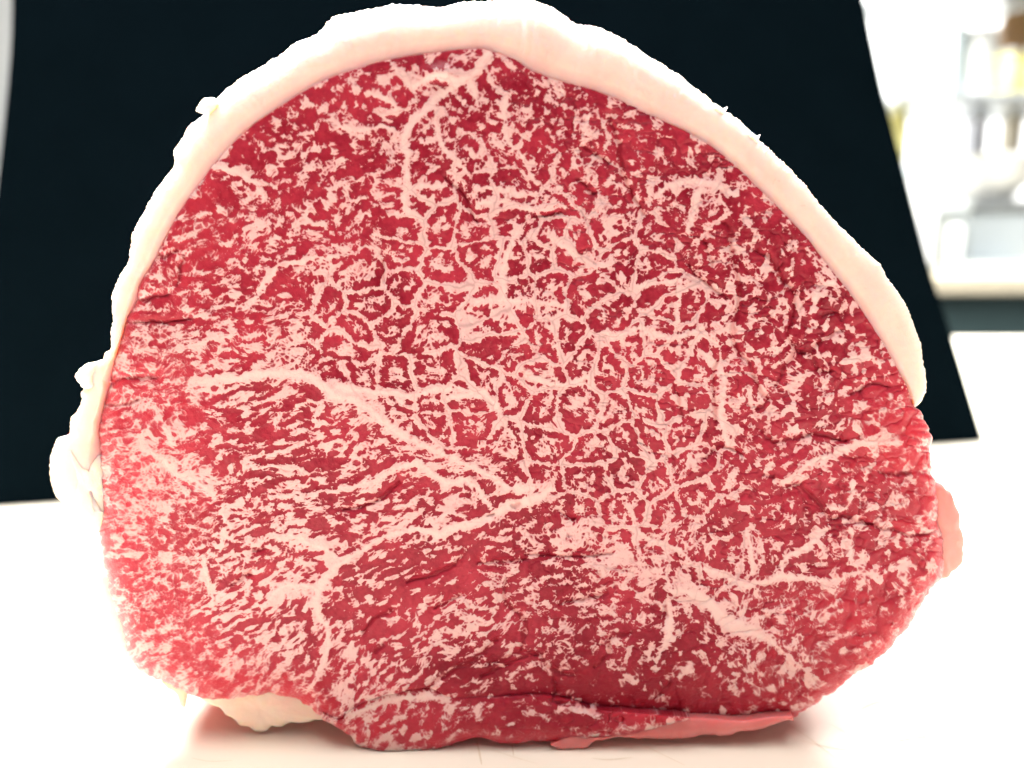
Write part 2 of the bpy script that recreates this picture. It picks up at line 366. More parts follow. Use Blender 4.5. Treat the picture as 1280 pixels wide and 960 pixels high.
def meat_material():
    m, nt, b = new_mat('marbled_beef'); co = objco(nt)
    fine = math_(nt, 'MULTIPLY', math_(nt, 'SUBTRACT', noise(nt, 2600, 2, .6, co), .5), .55)
    fine = math_(nt, 'ADD', fine, math_(nt, 'MULTIPLY', math_(nt, 'SUBTRACT', noise(nt, 1250, 2, .6, co, .6), .5), 1.7))
    L = math_(nt, 'ADD', attr(nt, 'marble'), fine)
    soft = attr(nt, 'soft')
    k = math_(nt, 'MULTIPLY', L, math_(nt, 'DIVIDE', 1.0, math_(nt, 'MULTIPLY_ADD', soft, 5.5, .75)))
    k = math_(nt, 'ADD', k, math_(nt, 'MULTIPLY_ADD', soft, .14, .5), clamp=True)
    sm = N(nt, 'ShaderNodeMapRange', interpolation_type='SMOOTHSTEP'); nt.links.new(k, sm.inputs[0]); k = sm.outputs[0]
    tone = attr(nt, 'tone')
    grain = math_(nt, 'MULTIPLY', math_(nt, 'SUBTRACT', noise(nt, 900, 3, .6, co), .5), .5)
    lean = mixc(nt, math_(nt, 'ADD', tone, grain, clamp=True), LEAN_A, LEAN_B)
    lean = mixc(nt, math_(nt, 'MULTIPLY', soft, .6), lean, (.66, .045, .075))  # backlit glow of the rim painted into the lean colour
    lean = mixc(nt, math_(nt, 'MULTIPLY', attr(nt, 'crackline'), .55), lean, (.22, .006, .016))  # crease shade painted in as a deeper red
    rmp = N(nt, 'ShaderNodeMapRange'); rmp.inputs[1].default_value = -1.5; rmp.inputs[2].default_value = .1; nt.links.new(L, rmp.inputs[0])
    thin = math_(nt, 'ADD', rmp.outputs[0], math_(nt, 'MULTIPLY', math_(nt, 'SUBTRACT', noise(nt, 190, 6, .68, co), .5), 1.1), clamp=True)
    fat = mixc(nt, thin, FAT_PALE, FAT_IN)
    fat = mixc(nt, attr(nt, 'pale'), fat, FAT_WHITE)
    fat = mixc(nt, math_(nt, 'MULTIPLY', math_(nt, 'GREATER_THAN', noise(nt, 700, 2, .5, co), .66), .2), fat, (.62, .26, .27))
    fat = mixc(nt, math_(nt, 'MULTIPLY', attr(nt, 'membrane'), .75), fat, (.42, .23, .24))
    fat = mixc(nt, math_(nt, 'MULTIPLY', attr(nt, 'crackline'), .4), fat, (.55, .12, .12))  # same painted crease shade where it crosses fat
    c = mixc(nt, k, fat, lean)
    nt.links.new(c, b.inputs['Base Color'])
    b.inputs['Roughness'].default_value = .28; b.inputs['Specular IOR Level'].default_value = .15
    b.inputs['Subsurface Weight'].default_value = 1.0
    b.inputs['Subsurface Radius'].default_value = (1.0, .20, .16)
    nt.links.new(math_(nt, 'MULTIPLY_ADD', soft, .0110, .0008), b.inputs['Subsurface Scale'])
    nt.links.new(math_(nt, 'MULTIPLY_ADD', soft, .9, .3, True), b.inputs['Subsurface Weight'])
    bump(nt, noise(nt, 1100, 4, .6, co), .4, .0005, b)
    return m
def fat_material(name, c1, c2, scale=.0095, radius=(1.0, .62, .36), rough=.5):
    m, nt, b = new_mat(name); co = objco(nt)
    c = mixc(nt, noise(nt, 60, 4, .6, co), c1, c2)
    sp = N(nt, 'ShaderNodeMapRange'); sp.inputs[1].default_value = .70; sp.inputs[2].default_value = .76
    nt.links.new(noise(nt, 240, 3, .6, co, 1.5), sp.inputs[0])
    c = mixc(nt, math_(nt, 'MULTIPLY', sp.outputs[0], .4), c, (.75, .36, .27))
    if name == 'white_fat':
        nz = math_(nt, 'ADD', attr(nt, 'inner'), math_(nt, 'MULTIPLY', math_(nt, 'SUBTRACT', noise(nt, 90, 5, .65, co), .5), .7), clamp=True)
        c = mixc(nt, nz, c, (.76, .37, .35))
        rd = N(nt, 'ShaderNodeMapRange'); rd.inputs[1].default_value = .93; rd.inputs[2].default_value = 1.0; nt.links.new(attr(nt, 'inner'), rd.inputs[0])
        c = mixc(nt, math_(nt, 'MULTIPLY', rd.outputs[0], .6), c, (.75, .22, .22))
    nt.links.new(c, b.inputs['Base Color'])
    b.inputs['Roughness'].default_value = rough; b.inputs['Specular IOR Level'].default_value = .3
    b.inputs['Subsurface Weight'].default_value = 1.0; b.inputs['Subsurface Radius'].default_value = radius
    b.inputs['Subsurface Scale'].default_value = scale
    bump(nt, noise(nt, 420, 5, .65, co), .35, .0007, b)
    return m
def plain(name, c, rough=.5, var=.12, scale=20, metallic=0, spec=.4):
    m, nt, b = new_mat(name); co = objco(nt)
    n = noise(nt, scale, 4, .6, co)
    nt.links.new(mixc(nt, n, tuple(x*(1-var) for x in c), tuple(min(1, x*(1+var)) for x in c)), b.inputs['Base Color'])
    b.inputs['Roughness'].default_value = rough; b.inputs['Metallic'].default_value = metallic; b.inputs['Specular IOR Level'].default_value = spec
    bump(nt, noise(nt, scale*8, 3, .5, co), .1, .001, b)
    return m
M_MEAT = meat_material()
M_FAT = fat_material('white_fat', (.92, .75, .63), (.90, .68, .58))
M_FLAP = fat_material('cream_fat', (.93, .74, .62), (.90, .64, .54), .004)
M_ROSE = fat_material('rose_fat', (.78, .30, .27), (.72, .24, .22), .004)
M_PINK = fat_material('pink_fat', (.74, .27, .26), (.58, .12, .13), .0025, (1, .3, .25), .34)
# ---------------------------------------------------------------- outlines of the cut face (frame units; third value = rounding of the rim)
LEAN = [(600,61,1.3),(612,64,1.3),(642,74,1.3),(667,90,1.3),(700,101,1.3),(740,112,1.3),(780,128,1.3),(820,147,1.3),(860,166,1.3),(893,186,1.3),(925,213,1.3),(955,242,1.3),(985,272,1.3),(1008,297,1.3),
 (1033,329,1.3),(1058,361,1.3),(1083,396,1.3),(1105,431,1.3),(1122,461,5),(1135,487,7),(1143,506,12),(1157,530,24),(1165,555,28),(1167,585,26),(1170,610,24),(1174,650,20),(1180,695,18),(1175,725,22),
 (1158,747,24),(1133,787,26),(1100,822,26),(1072,841,24),(1046,859,22),(1004,888,18),(984,897,10),(922,901,8),(860,896,8),(792,894,8),(745,890,7),(720,881,6),(690,876,6),(665,872,6),(615,874,6),(565,873,6),(535,860,6),(500,865,6),(455,878,8),(425,900,14),
 (405,897,22),(382,882,26),(365,873,28),(335,867,30),(310,870,30),(285,872,30),(260,872,30),(237,868,30),(210,856,30),(182,844,30),(165,828,30),(157,807,30),(151,782,30),(142,755,30),(135,730,30),(130,708,30),(126,685,28),(126,660,28),
 (129,640,26),(128,618,26),(125,595,26),(124,550,26),(125,527,26),(131,502,24),(137,475,22),(143,450,20),(150,427,18),(160,395,16),(170,370,15),(178,348,14),(192,325,12),(202,305,11),(212,285,10),(225,262,8),(240,240,7),(253,222,6),(270,202,5),(291,180,1.3),
 (312,160,1.3),(337,142,1.3),(360,127,1.3),(394,106,1.3),(431,91,1.3),(480,76,1.3),(540,66,1.3),(575,62,1.3)]
FAT_OUT_A = [(92,640),(83,631),(67,616),(61,590),(64,566),(73,549),(87,542),(90,522),(102,502),(103,490),(108,477),(95,471),(108,455),(128,451),(131,441),(138,436),(140,417),(140,400)]
FAT_IN_A = [(134,640),(128,618),(125,595),(124,550),(125,527),(131,502),(137,475),(143,450),(150,427),(158,400)]
FAT_OUT_B = [(140,400),(140,380),(142,365),(152,342),(161,327),(162,312),(167,287),(187,252),(212,215),(219,202),(218,188),(237,159),(256,141),(272,120),(300,97),(325,84),(350,68),(369,53),(397,41),(416,23),(431,19),(475,8),(500,6),(550,9),(569,5),(619,0),(659,0),(694,12),(722,30),(744,33),(775,47),
 (800,62),(830,82),(860,102),(887,125),(920,147),(955,181),(980,205),(1005,230),(1030,261),(1052,284),(1075,307),(1100,332),(1122,365),(1137,392),(1147,420),(1154,450),(1156,477),(1157,488),(1152,502),(1144,509)]
i0 = next(k for k, p in enumerate(LEAN) if p[:2] == (160,395))
FAT_IN_B = [(158,400)]+[p[:2] for p in LEAN[i0:]]+[p[:2] for p in LEAN[:21]]
CX, CY = 640.0, 492.0
# ---------------------------------------------------------------- the beef block
beef = bpy.data.objects.new('beef_block', None); col.objects.link(beef)
tag(beef, 'thick cut block of marbled red beef with a white fat rim, standing on the board', 'meat')
F = marble()
X0, Y0 = 96, 44
crk = np.clip(F['crack'], 0, 99)
Hf = 1.3*fbm(F['X']/55, F['Y']/55, 301, 3)+.5*fbm(F['X']/11, F['Y']/11, 305, 2)
Hf += (1-F['cellfat'])*2.6*(1-np.exp(-F['e1']/9.0))*np.clip((F['X']-640)/300, .15, 1)
Hf += .8*np.exp(-(np.clip(F['seamw'], 0, 99)/5.0)**2)
Hf += .7/(1+np.exp(F['L']*3))                                   # fat sits a little proud of the lean
Hf -= 3.0*np.exp(-(crk/1.7)**2)+2.0*np.exp(-(crk/8.0)**2)
Hf += 7*np.exp(-((F['X']-552)**2/500+(F['Y']-90)**2/120))
rdg = np.abs(fbm(F['X']/26, F['Y']/20, 321, 3)); pk = np.exp(-(rdg/.045)**2)*np.clip((F['X']-520)/220, .0, 1)*(vnoise(F['X']/45, F['Y']/45, 331)*.5+.5)
Hf -= 1.7*pk+1.2*np.exp(-(rdg/.16)**2)*np.clip((F['X']-520)/220, 0, 1)
membrane = np.clip(1.25-F['e1']/1.1, 0, 1)*np.clip(F['cellfat']*1.3-.15, 0, 1)
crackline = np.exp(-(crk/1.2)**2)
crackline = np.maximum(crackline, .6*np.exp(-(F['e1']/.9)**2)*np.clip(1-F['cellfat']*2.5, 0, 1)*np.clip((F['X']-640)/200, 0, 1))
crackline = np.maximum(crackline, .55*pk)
pale = np.clip(-F['seamw']/3.5, 0, 1)
for k_ in ('L', 'soft', 'tone'): F[k_] = F[k_].astype(np.float32)
def face_attrs(me, u, v, n_extra_soft=None):
    S = lambda A: sample(A, u, v, X0, Y0, RES)
    add_attr(me, 'marble', S(F['L'])); add_attr(me, 'tone', S(F['tone'])); add_attr(me, 'membrane', S(membrane)); add_attr(me, 'crackline', S(crackline)); add_attr(me, 'pale', S(pale))
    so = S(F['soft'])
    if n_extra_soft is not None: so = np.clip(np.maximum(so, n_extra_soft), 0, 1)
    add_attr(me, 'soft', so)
def sag(u, v):
    """the face leans back towards its lower right edge and is slightly domed"""
    return 26*np.clip((v-790)/100, 0, 1.2)**2*np.clip((u-520)/160, 0, 1) + 10*(((u-CX)/520)**2)**1.5
def build_lean():
    C = resample(catmull(LEAN, 14, True), 3000, True)
    jag = np.interp(C[:, 2], [4, 8, 20], [.3, .6, 1.6])
    s = np.arange(3000)
    per = np.abs((s/3000*2) % 2-1)
    nrm = np.stack([np.roll(C[:, 1], -3)-np.roll(C[:, 1], 3), -(np.roll(C[:, 0], -3)-np.roll(C[:, 0], 3))], -1); nrm /= np.linalg.norm(nrm, axis=1)[:, None]
    j = (fbm(C[:, 0]/16, C[:, 1]/16, 401, 3)*1.5+fbm(C[:, 0]/5, C[:, 1]/5, 402, 2)*.6)*jag
    C[:, :2] += nrm*j[:, None]
    D = C[:, :2]-[CX, CY]; Rr = np.linalg.norm(D, axis=1); cosf = np.abs((D*nrm).sum(1))/Rr
    K = 480; ringsA = []
    verts_u = []; verts_v = []; depth = []; soft = []; quads = []; tris = []; base = 0
    levels = [(750, np.arange(1, 120)), (1500, np.arange(120, 240)), (3000, np.arange(240, K+1))]
    prev = None
    pts_u = [np.array([CX])]; pts_v = [np.array([CY])]; pts_d = [np.array([0.])]; pts_s = [np.array([0.])]; base = 1
    for n, ks in levels:
        st = 3000//n; c = C[::st]; 
        for k in ks:
            t = k/K
            # finer rings close to the rim
            t = t if t < .9 else .9+.1*(1-(1-(t-.9)/.1)**1.35)
            u = CX+(c[:, 0]-CX)*t; v = CY+(c[:, 1]-CY)*t
            d = (1-t)*Rr[::st]*cosf[::st]; r = c[:, 2]
            q = np.clip(1-d/r, 0, 1)
            dep = r*(1-np.sqrt(np.clip(1-q*q, 0, 1)))*.9
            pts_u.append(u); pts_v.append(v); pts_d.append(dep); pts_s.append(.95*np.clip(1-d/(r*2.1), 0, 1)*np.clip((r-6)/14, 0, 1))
            idx = base+np.arange(n)
            if prev is None:
                tris.append(np.stack([np.zeros(n, int), idx, np.roll(idx, -1)], -1)[:, ::-1])
            elif len(prev) == n:
                quads.append(np.stack([prev, np.roll(prev, -1), np.roll(idx, -1), idx], -1))
            else:
                m = len(prev); a = prev; b = np.roll(prev, -1); x = idx[0::2]; y = idx[1::2]; z = np.roll(idx, -2)[0::2]
                tris += [np.stack([a, y, x], -1), np.stack([a, b, y], -1), np.stack([b, z, y], -1)]
            prev = idx; base += n
    u = np.concatenate(pts_u); v = np.concatenate(pts_v); dep = np.concatenate(pts_d); so = np.concatenate(pts_s)
    nf = len(u)
    h = sample(Hf, u, v, X0, Y0, RES)
    y = (dep+sag(u, v)-h)*PX
    P = at(u, v, y)
    # side walls and back
    rim = P[prev]; allP = [P]; sideu = [u]; sidev = [v]; sso = [so]
    for q, (dd, sc) in enumerate([(.002, 1.0), (.006, .998), (.012, .995), (.02, .99), (.03, .985), (.045, .98), (.06, .975), (.075, .965), (.085, .94), (.089, .90), (.09, .80)]):
        Q = rim.copy(); cc = np.array([0.0, 0, .105])
        Q[:, 0] = cc[0]+(rim[:, 0]-cc[0])*sc; Q[:, 2] = cc[2]+(rim[:, 2]-cc[2])*sc
        nz = fbm(C[:, 0]/40+dd*90, C[:, 1]/40+dd*130, 411, 3)*.0012*min(1, q/3)
        Q[:, 0] += nrm[:, 0]*nz; Q[:, 2] -= nrm[:, 1]*nz
        low = np.clip(1-Q[:, 2]/.035, 0, 1); Q[:, 2] = Q[:, 2]*(1-np.clip(dd/.02, 0, 1)*low*.8)
        Q[:, 2] = np.maximum(Q[:, 2], .0008)
        Q[:, 1] = rim[:, 1]+dd
        idx = base+np.arange(3000); quads.append(np.stack([prev, np.roll(prev, -1), np.roll(idx, -1), idx], -1)); prev = idx; base += 3000
        allP.append(Q); sideu.append(C[:, 0]); sidev.append(C[:, 1]); sso.append(np.full(3000, .9))
    allP.append(np.array([[0, .092, .105]])); sideu.append([CX]); sidev.append([CY]); sso.append([.5])
    tris.append(np.stack([np.full(3000, base), np.roll(prev, -1), prev], -1)[:, ::-1])
    me = np_mesh('lean_meat', np.vstack(allP), np.vstack(quads), np.vstack(tris))
    U = np.concatenate(sideu); V = np.concatenate(sidev)
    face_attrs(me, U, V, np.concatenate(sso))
    me.flip_normals() if me.polygons[len(me.polygons)//3].normal.y > 0 else None
    o = link('lean_meat', me, M_MEAT, beef); o['label'] = 'red lean cut face with fine white marbling'
    return o
build_lean()
def build_fat_cap():
    na, nb = 420, 1500
    O = np.vstack([resample(catmull(FAT_OUT_A, 8), na)[:-1], resample(catmull(FAT_OUT_B, 8), nb)])
    I = np.vstack([resample(catmull(FAT_IN_A, 8), na)[:-1], resample(catmull(FAT_IN_B, 8), nb)])
    n = len(O)
    k = np.ones(15)/15
    T = np.stack([np.gradient(O[:, 0]), np.gradient(O[:, 1])], -1)
    dirv = O-I; wd = np.linalg.norm(dirv, axis=1); 
    wd_s = np.convolve(np.pad(wd, 30, mode='edge'), np.ones(61)/61, 'valid')
    dn = dirv/np.maximum(wd, 1)[:, None]
    # ragged outer skin
    s = np.r_[0, np.cumsum(np.hypot(*np.diff(O, axis=0).T))]
    rag = 1.6*fbm(s/22, s*0+.5, 501, 3)+2.4*np.maximum(0, vnoise(s/5, s*0+3.3, 502)-.3)*(.4+vnoise(s/60, s*0+7.7, 504))+.7*vnoise(s/2.6, s*0+1.1, 503)
    fac = np.minimum(1, np.minimum(np.arange(n), n-1-np.arange(n))/25)
    Rc = np.minimum(.78*wd, 62)
    prof_f = np.r_[np.linspace(-.0, 1, 16)]
    us, vs, ds = [], [], []
    # hidden inner lip
    lip = np.interp(np.arange(n), [0, na*.6, na, na+220, n-140, n-60, n-1], [20, 17, 12, .7, .6, 2, 10])
    us.append(I[:, 0]-dn[:, 0]*9); vs.append(I[:, 1]-dn[:, 1]*9); ds.append(np.full(n, 330.))
    us.append(I[:, 0]-dn[:, 0]*9); vs.append(I[:, 1]-dn[:, 1]*9); ds.append(np.full(n, 60.))
    us.append(I[:, 0]-dn[:, 0]*9); vs.append(I[:, 1]-dn[:, 1]*9); ds.append(lip+9)
    us.append(I[:, 0]-dn[:, 0]*7); vs.append(I[:, 1]-dn[:, 1]*7); ds.append(lip+3.2)
    us.append(I[:, 0]-dn[:, 0]*3); vs.append(I[:, 1]-dn[:, 1]*3); ds.append(lip+1.6)
    for q in prof_f:
        a = (wd-Rc)*q-.8*(1-q); us.append(I[:, 0]+dn[:, 0]*a); vs.append(I[:, 1]+dn[:, 1]*a)
        f = 1.0*fbm(us[-1]/50, vs[-1]/50, 511, 2)+.4*fbm(us[-1]/9, vs[-1]/9, 512, 2)
        ds.append(lip*(1-.5*q)+.3-.7*f*min(1, q*5))
    base_d = ds[-1]
    for ph in np.linspace(0, math.pi/2, 15)[1:]:
        a = (wd-Rc)+Rc*math.sin(ph)+rag*fac*math.sin(ph)**6; us.append(I[:, 0]+dn[:, 0]*a); vs.append(I[:, 1]+dn[:, 1]*a)
        ds.append(base_d+Rc*1.25*(1-math.cos(ph)) + .8*fbm(us[-1]/7, vs[-1]/7, 521, 2)*math.sin(ph))
    end_d = ds[-1]
    dome = lambda u: 10*(((u-CX)/520)**2)**1.5
    U = np.stack(us, 1); V = np.stack(vs, 1); Dp = np.stack(ds, 1)
    P = at(U, V, (Dp+dome(U))*PX)
    for kk in (0, 1): P[:, kk] = P[:, 2]; P[:, kk, 1] = Dp[:, kk]*PX
    rim = P[:, -1].copy(); cols = [P]
    for dd in (12, 26, 45, 70, 100, 140, 190, 250, 320, 380, 410):
        b = 2.2*fbm(s/30, s*0+dd/40, 531, 3)+1.0*fbm(s/8, s*0+dd/9, 532, 2)-(3 if dd < 300 else 10 if dd < 400 else 30)-dd*.02
        Q = rim.copy(); Q[:, 0] += dn[:, 0]*b*PX; Q[:, 2] -= dn[:, 1]*b*PX; Q[:, 1] += dd*PX; cols.append(Q[:, None])
    Q = P[:, 2].copy(); Q[:, 1] = 440*PX; cols.append(Q[:, None])
    P = np.concatenate(cols, 1); m = P.shape[1]; P = P.reshape(-1, 3)
    q = grid_quads(n, m)
    i = np.arange(n-1); q2 = np.stack([i*m+m-1, i*m, (i+1)*m, (i+1)*m+m-1], -1)
    # end caps
    c0 = P[:m].mean(0); c1 = P[-m:].mean(0); nv = len(P); P = np.vstack([P, [c0, c1]])
    j = np.arange(m); t0 = np.stack([np.full(m, nv), (j+1) % m, j], -1); t1 = np.stack([np.full(m, nv+1), (n-1)*m+j, (n-1)*m+(j+1) % m], -1)
    me = np_mesh('fat_cap', P, np.vstack([q, q2]), np.vstack([t0, t1]))
    bm = bmesh.new(); bm.from_mesh(me); bmesh.ops.recalc_face_normals(bm, faces=bm.faces[:]); bm.to_mesh(me); bm.free()
    tt = np.tile(np.r_[np.ones(5), 1-prof_f*.5, np.linspace(.5, 0, 14), np.zeros(11), 1], n); add_attr(me, 'inner', np.r_[tt, .5, .5])
    o = link('fat_cap', me, M_FAT, beef); o['label'] = 'thick creamy white fat rim around the top of the beef'
    return o
fat_cap = build_fat_cap()
def strip(name, upper, lower, mat, depth0, bulge, n=500, m=40, back=120, marbled=False, label=None, yext=None, parent=beef):
    A = resample(catmull(upper, 10), n); B = resample(catmull(lower, 10), n)
    jag = fbm(B[:, 0]/14, B[:, 1]/14, 601, 3)*1.6; B[:, 1] += jag
    us, vs, ds = [], [], []
    for t in np.linspace(0, 1, m):
        u = A[:, 0]+(B[:, 0]-A[:, 0])*t; v = A[:, 1]+(B[:, 1]-A[:, 1])*t
        d = depth0-bulge*np.sqrt(max(0, 1-(2*t-1)**4))+bulge+1.0*fbm(u/25, v/25, 611, 3)+(6*max(0, t-.6)/.4)**2*.25
        us.append(u); vs.append(v); ds.append(d)
    us.append(B[:, 0]); vs.append(B[:, 1]-4); ds.append(ds[-1]+back)
    us.append(A[:, 0]); vs.append(A[:, 1]-6); ds.append(ds[0]+back)
    U = np.stack(us, 1); V = np.stack(vs, 1); Dp = np.stack(ds, 1); mm = U.shape[1]
    hh = sample(Hf, U.ravel(), V.ravel(), X0, Y0, RES) if marbled else 0
    yy = (Dp.ravel()-hh)*PX; P = at(U.ravel(), V.ravel(), np.minimum(yy, 30*PX)); P[:, 1] = yy
    P[:, 2] = np.maximum(P[:, 2], .0004)
    q = grid_quads(n, mm); i = np.arange(n-1); q2 = np.stack([i*mm+mm-1, i*mm, (i+1)*mm, (i+1)*mm+mm-1], -1)
    nv = len(P); P = np.vstack([P, [P[:mm].mean(0), P[-mm:].mean(0)]])
    j = np.arange(mm); t0 = np.stack([np.full(mm, nv), (j+1) % mm, j], -1); t1 = np.stack([np.full(mm, nv+1), (n-1)*mm+j, (n-1)*mm+(j+1) % mm], -1)
    me = np_mesh(name, P, np.vstack([q, q2]), np.vstack([t0, t1]))
    if marbled:
        Ua = np.r_[U.ravel(), U[0].mean(), U[-1].mean()]; Va = np.r_[V.ravel(), V[0].mean(), V[-1].mean()]
        tt = np.r_[np.tile(np.r_[np.linspace(0, 1, m), 1, 1], n), .5, .5]
        face_attrs(me, Ua, Va, .9*np.clip((tt-.5)*2, 0, 1))
    bm = bmesh.new(); bm.from_mesh(me); bmesh.ops.recalc_face_normals(bm, faces=bm.faces[:]); bm.to_mesh(me); bm.free()
    o = link(name, me, mat, parent)
    if label: o['label'] = label
    return o
strip('trim_strip', [(402,890),(425,897),(442,879),(470,870),(500,861),(535,856),(562,868),(615,870),(665,868),(690,870),(720,877),(745,886),(792,890),(840,894),(862,896)],
      [(402,899),(420,909),(437,920),(445,930),(460,938),(480,947),(500,947),(525,944),(550,937),(580,926),(602,921),(614,926),(630,929),(650,929),(668,926),(690,927),(745,923),(790,919),(830,908),(862,898)],
      M_MEAT, 5, 7, 700, 60, marbled=True, label='loose lower strip of marbled beef below a dark crease')
strip('fat_strip', [(688,930),(715,918),(745,921),(790,915),(820,903),(860,896),(922,900),(960,896),(990,894)],
      [(690,932),(707,940),(731,939),(743,928),(770,921),(792,922),(820,924),(849,924),(880,919),(905,920),(930,914),(960,908),(992,899)],
      M_PINK, 12, 5, 300, 16, back=60, label='smooth pink fat strip along the lower right edge')
def flap(name, outline, mat, depth, thick, label, seed=0, rings=14, parent=beef, minz=.0004):
    C = resample(catmull(outline, 10, True), 160, True)
    c = C.mean(0); V = []; C[:, :2] += ((C-c)/np.linalg.norm(C-c, axis=1)[:, None])[:, :2]*(1.4*fbm(C[:, 0]/9, C[:, 1]/9, seed+70, 3))[:, None]
    us, vs, ds = [], [], []
    for t in list(np.linspace(0.02, 1, rings)):
        u = c[0]+(C[:, 0]-c[0])*t; v = c[1]+(C[:, 1]-c[1])*t
        us.append(u); vs.append(v); ds.append(depth-thick*np.sqrt(max(0, 1-t**2.6))+1.6*fbm(u/18, v/18, seed+5, 3)*(1-t))
    for t in list(np.linspace(1, 0.02, rings))[1:]:
        u = c[0]+(C[:, 0]-c[0])*t; v = c[1]+(C[:, 1]-c[1])*t
        us.append(u); vs.append(v); ds.append(np.full(160, depth+thick*np.sqrt(max(0, 1-t**2.6))))
    U = np.stack(us, 0); Vv = np.stack(vs, 0); D = np.stack(ds, 0); nr = U.shape[0]
    P = at(U.ravel(), Vv.ravel(), depth*PX); P[:, 1] = D.ravel()*PX; P[:, 2] = np.maximum(P[:, 2], minz)
    i = np.arange(nr-1)[:, None]; j = np.arange(160)[None, :]; j2 = (j+1) % 160
    q = np.stack([i*160+j, i*160+j2, (i+1)*160+j2, (i+1)*160+j], -1).reshape(-1, 4)
    nv = len(P); P = np.vstack([P, [P[:160].mean(0), P[-160:].mean(0)]]); jj = np.arange(160)
    t0 = np.stack([np.full(160, nv), (jj+1) % 160, jj], -1); t1 = np.stack([np.full(160, nv+1), nv-160+jj, nv-160+(jj+1) % 160], -1)
    me = np_mesh(name, P, q, np.vstack([t0, t1]))
    bm = bmesh.new(); bm.from_mesh(me); bmesh.ops.recalc_face_normals(bm, faces=bm.faces[:]); bm.to_mesh(me); bm.free()
    o = link(name, me, mat, parent)
    if label: o['label'] = label
    return o
flap('fat_flap', [(90,556),(106,560),(130,556),(145,590),(147,616),(147,640),(140,658),(126,665),(111,660),(100,643),(98,604),(97,578)], M_FLAP, 40, 20, 'folded cream fat flap hanging at the left edge', 3)
flap('fat_flap', [(1150,600),(1176,604),(1182,612),(1188,616),(1193,630),(1198,641),(1199,655),(1203,670),(1203,690),(1201,703),(1194,713),(1188,716),(1180,724),(1150,715),(1130,680),(1130,630)], M_ROSE, 44, 18, 'pale pink fat flap at the lower right edge', 7)
flap('fat_flap', [(150,700),(130,716),(126,742),(134,770),(136,800),(146,816),(165,829),(200,830),(192,780),(175,730)], M_FLAP, 56, 14, 'thin cream fat flap behind the lower left edge', 11)
flap('fat_flap', [(235,856),(250,872),(262,879),(274,884),(283,893),(291,897),(299,906),(312,909),(322,915),(333,914),(340,907),(351,908),(364,902),(380,903),(396,899),(414,897),(402,872),(350,862),(300,856)], M_FLAP, 50, 9, 'cream fat flap hanging under the lower left edge', 13)
flap('fat_shred', [(202,850),(208,858),(222,868),(226,882),(231,884),(234,870),(238,860),(225,850)], M_FLAP, 40, 4, 'thin shred of fat hanging under the left edge', 17)
# small ragged shreds standing off the outer fat
for sh in ([(262,142),(247,140),(245,137),(252,127),(260,122),(270,123),(274,130)], [(893,130),(905,138),(908,134),(903,145),(893,142)], [(936,165),(948,171),(950,168),(945,180),(935,178)],
           [(103,484),(94,471),(101,462),(112,454),(132,452),(134,470),(118,484)]):
    flap('fat_shred', sh, M_FAT, 26, 5, None, int(sh[0][0]), 6, fat_cap)
def beads():
    spots = [(1126,470),(1129,474),(1131,480),(1124,478),(1133,486),(1136,492),(1128,484),(1139,497),(1147,516),(1150,524),(1153,531),(1157,541),(151,428),(148,433),(143,452),(138,477),(487,128),(520,131),(716,872),(690,866),(612,868)]
    V = []; Q = []
    for (u, v) in spots:
        c = at(u, v, (float(sag(np.array(u), np.array(v)))-1.0+(9 if u > 1140 or u < 160 else 0))*PX); r = random.uniform(.7, 1.5)*PX; b0 = len(V)
        for i in range(7):
            for k in range(10):
                p = math.pi*i/6; t = 2*math.pi*k/10
                V.append((c[0]+r*math.sin(p)*math.cos(t), c[1]+r*.8*math.sin(p)*math.sin(t), c[2]+r*1.3*math.cos(p)))
        Q += [(b0+i*10+k, b0+i*10+(k+1) % 10, b0+(i+1)*10+(k+1) % 10, b0+(i+1)*10+k) for i in range(6) for k in range(10)]
    m, nt, b = new_mat('meat_juice'); b.inputs['Base Color'].default_value = (.75, .30, .30, 1); b.inputs['Roughness'].default_value = .06; b.inputs['Specular IOR Level'].default_value = .6
    nt.links.new(mixc(nt, noise(nt, 400, 2, .5, objco(nt)), (.78, .34, .33), (.68, .22, .22)), b.inputs['Base Color'])
    o = link('juice_beads', np_mesh('juice_beads', V, Q), m, beef); o['kind'] = 'stuff'
beads()
# ---------------------------------------------------------------- cutting board
def box_mesh(name, lo, hi, bevel=.002, seg=3):
    bm = bmesh.new(); bmesh.ops.create_cube(bm, size=1)
    for v in bm.verts: v.co = [lo[k]+(v.co[k]+.5)*(hi[k]-lo[k]) for k in range(3)]
    if bevel: bmesh.ops.bevel(bm, geom=bm.edges[:], offset=bevel, segments=seg, affect='EDGES', profile=.6)
    me = bpy.data.meshes.new(name); bm.to_mesh(me); bm.free(); 
    me.polygons.foreach_set('use_smooth', np.zeros(len(me.polygons), bool)); return me
def board_material():
    m, nt, b = new_mat('white_plastic_board'); co = objco(nt)
    base = mixc(nt, noise(nt, 9, 5, .6, co), (.90, .845, .71), (.87, .815, .66))
    c = base
    nt.links.new(c, b.inputs['Base Color']); b.inputs['Roughness'].default_value = .38; b.inputs['Specular IOR Level'].default_value = .4
    b.inputs['Subsurface Weight'].default_value = .0
    bump(nt, noise(nt, 500, 4, .6, co), .12, .0006, b)
    return m
yb = ground(1240, 421).y
bo = link('cutting_board', box_mesh('cutting_board', (-.80, -.30, -.03), (.95, yb, 0), .004), board_material())
tag(bo, 'large white plastic cutting board with faint knife scratches under the beef', 'cutting board')
M_MARK = plain('scratch_stain', (.74, .65, .48), .6, .2, 200)
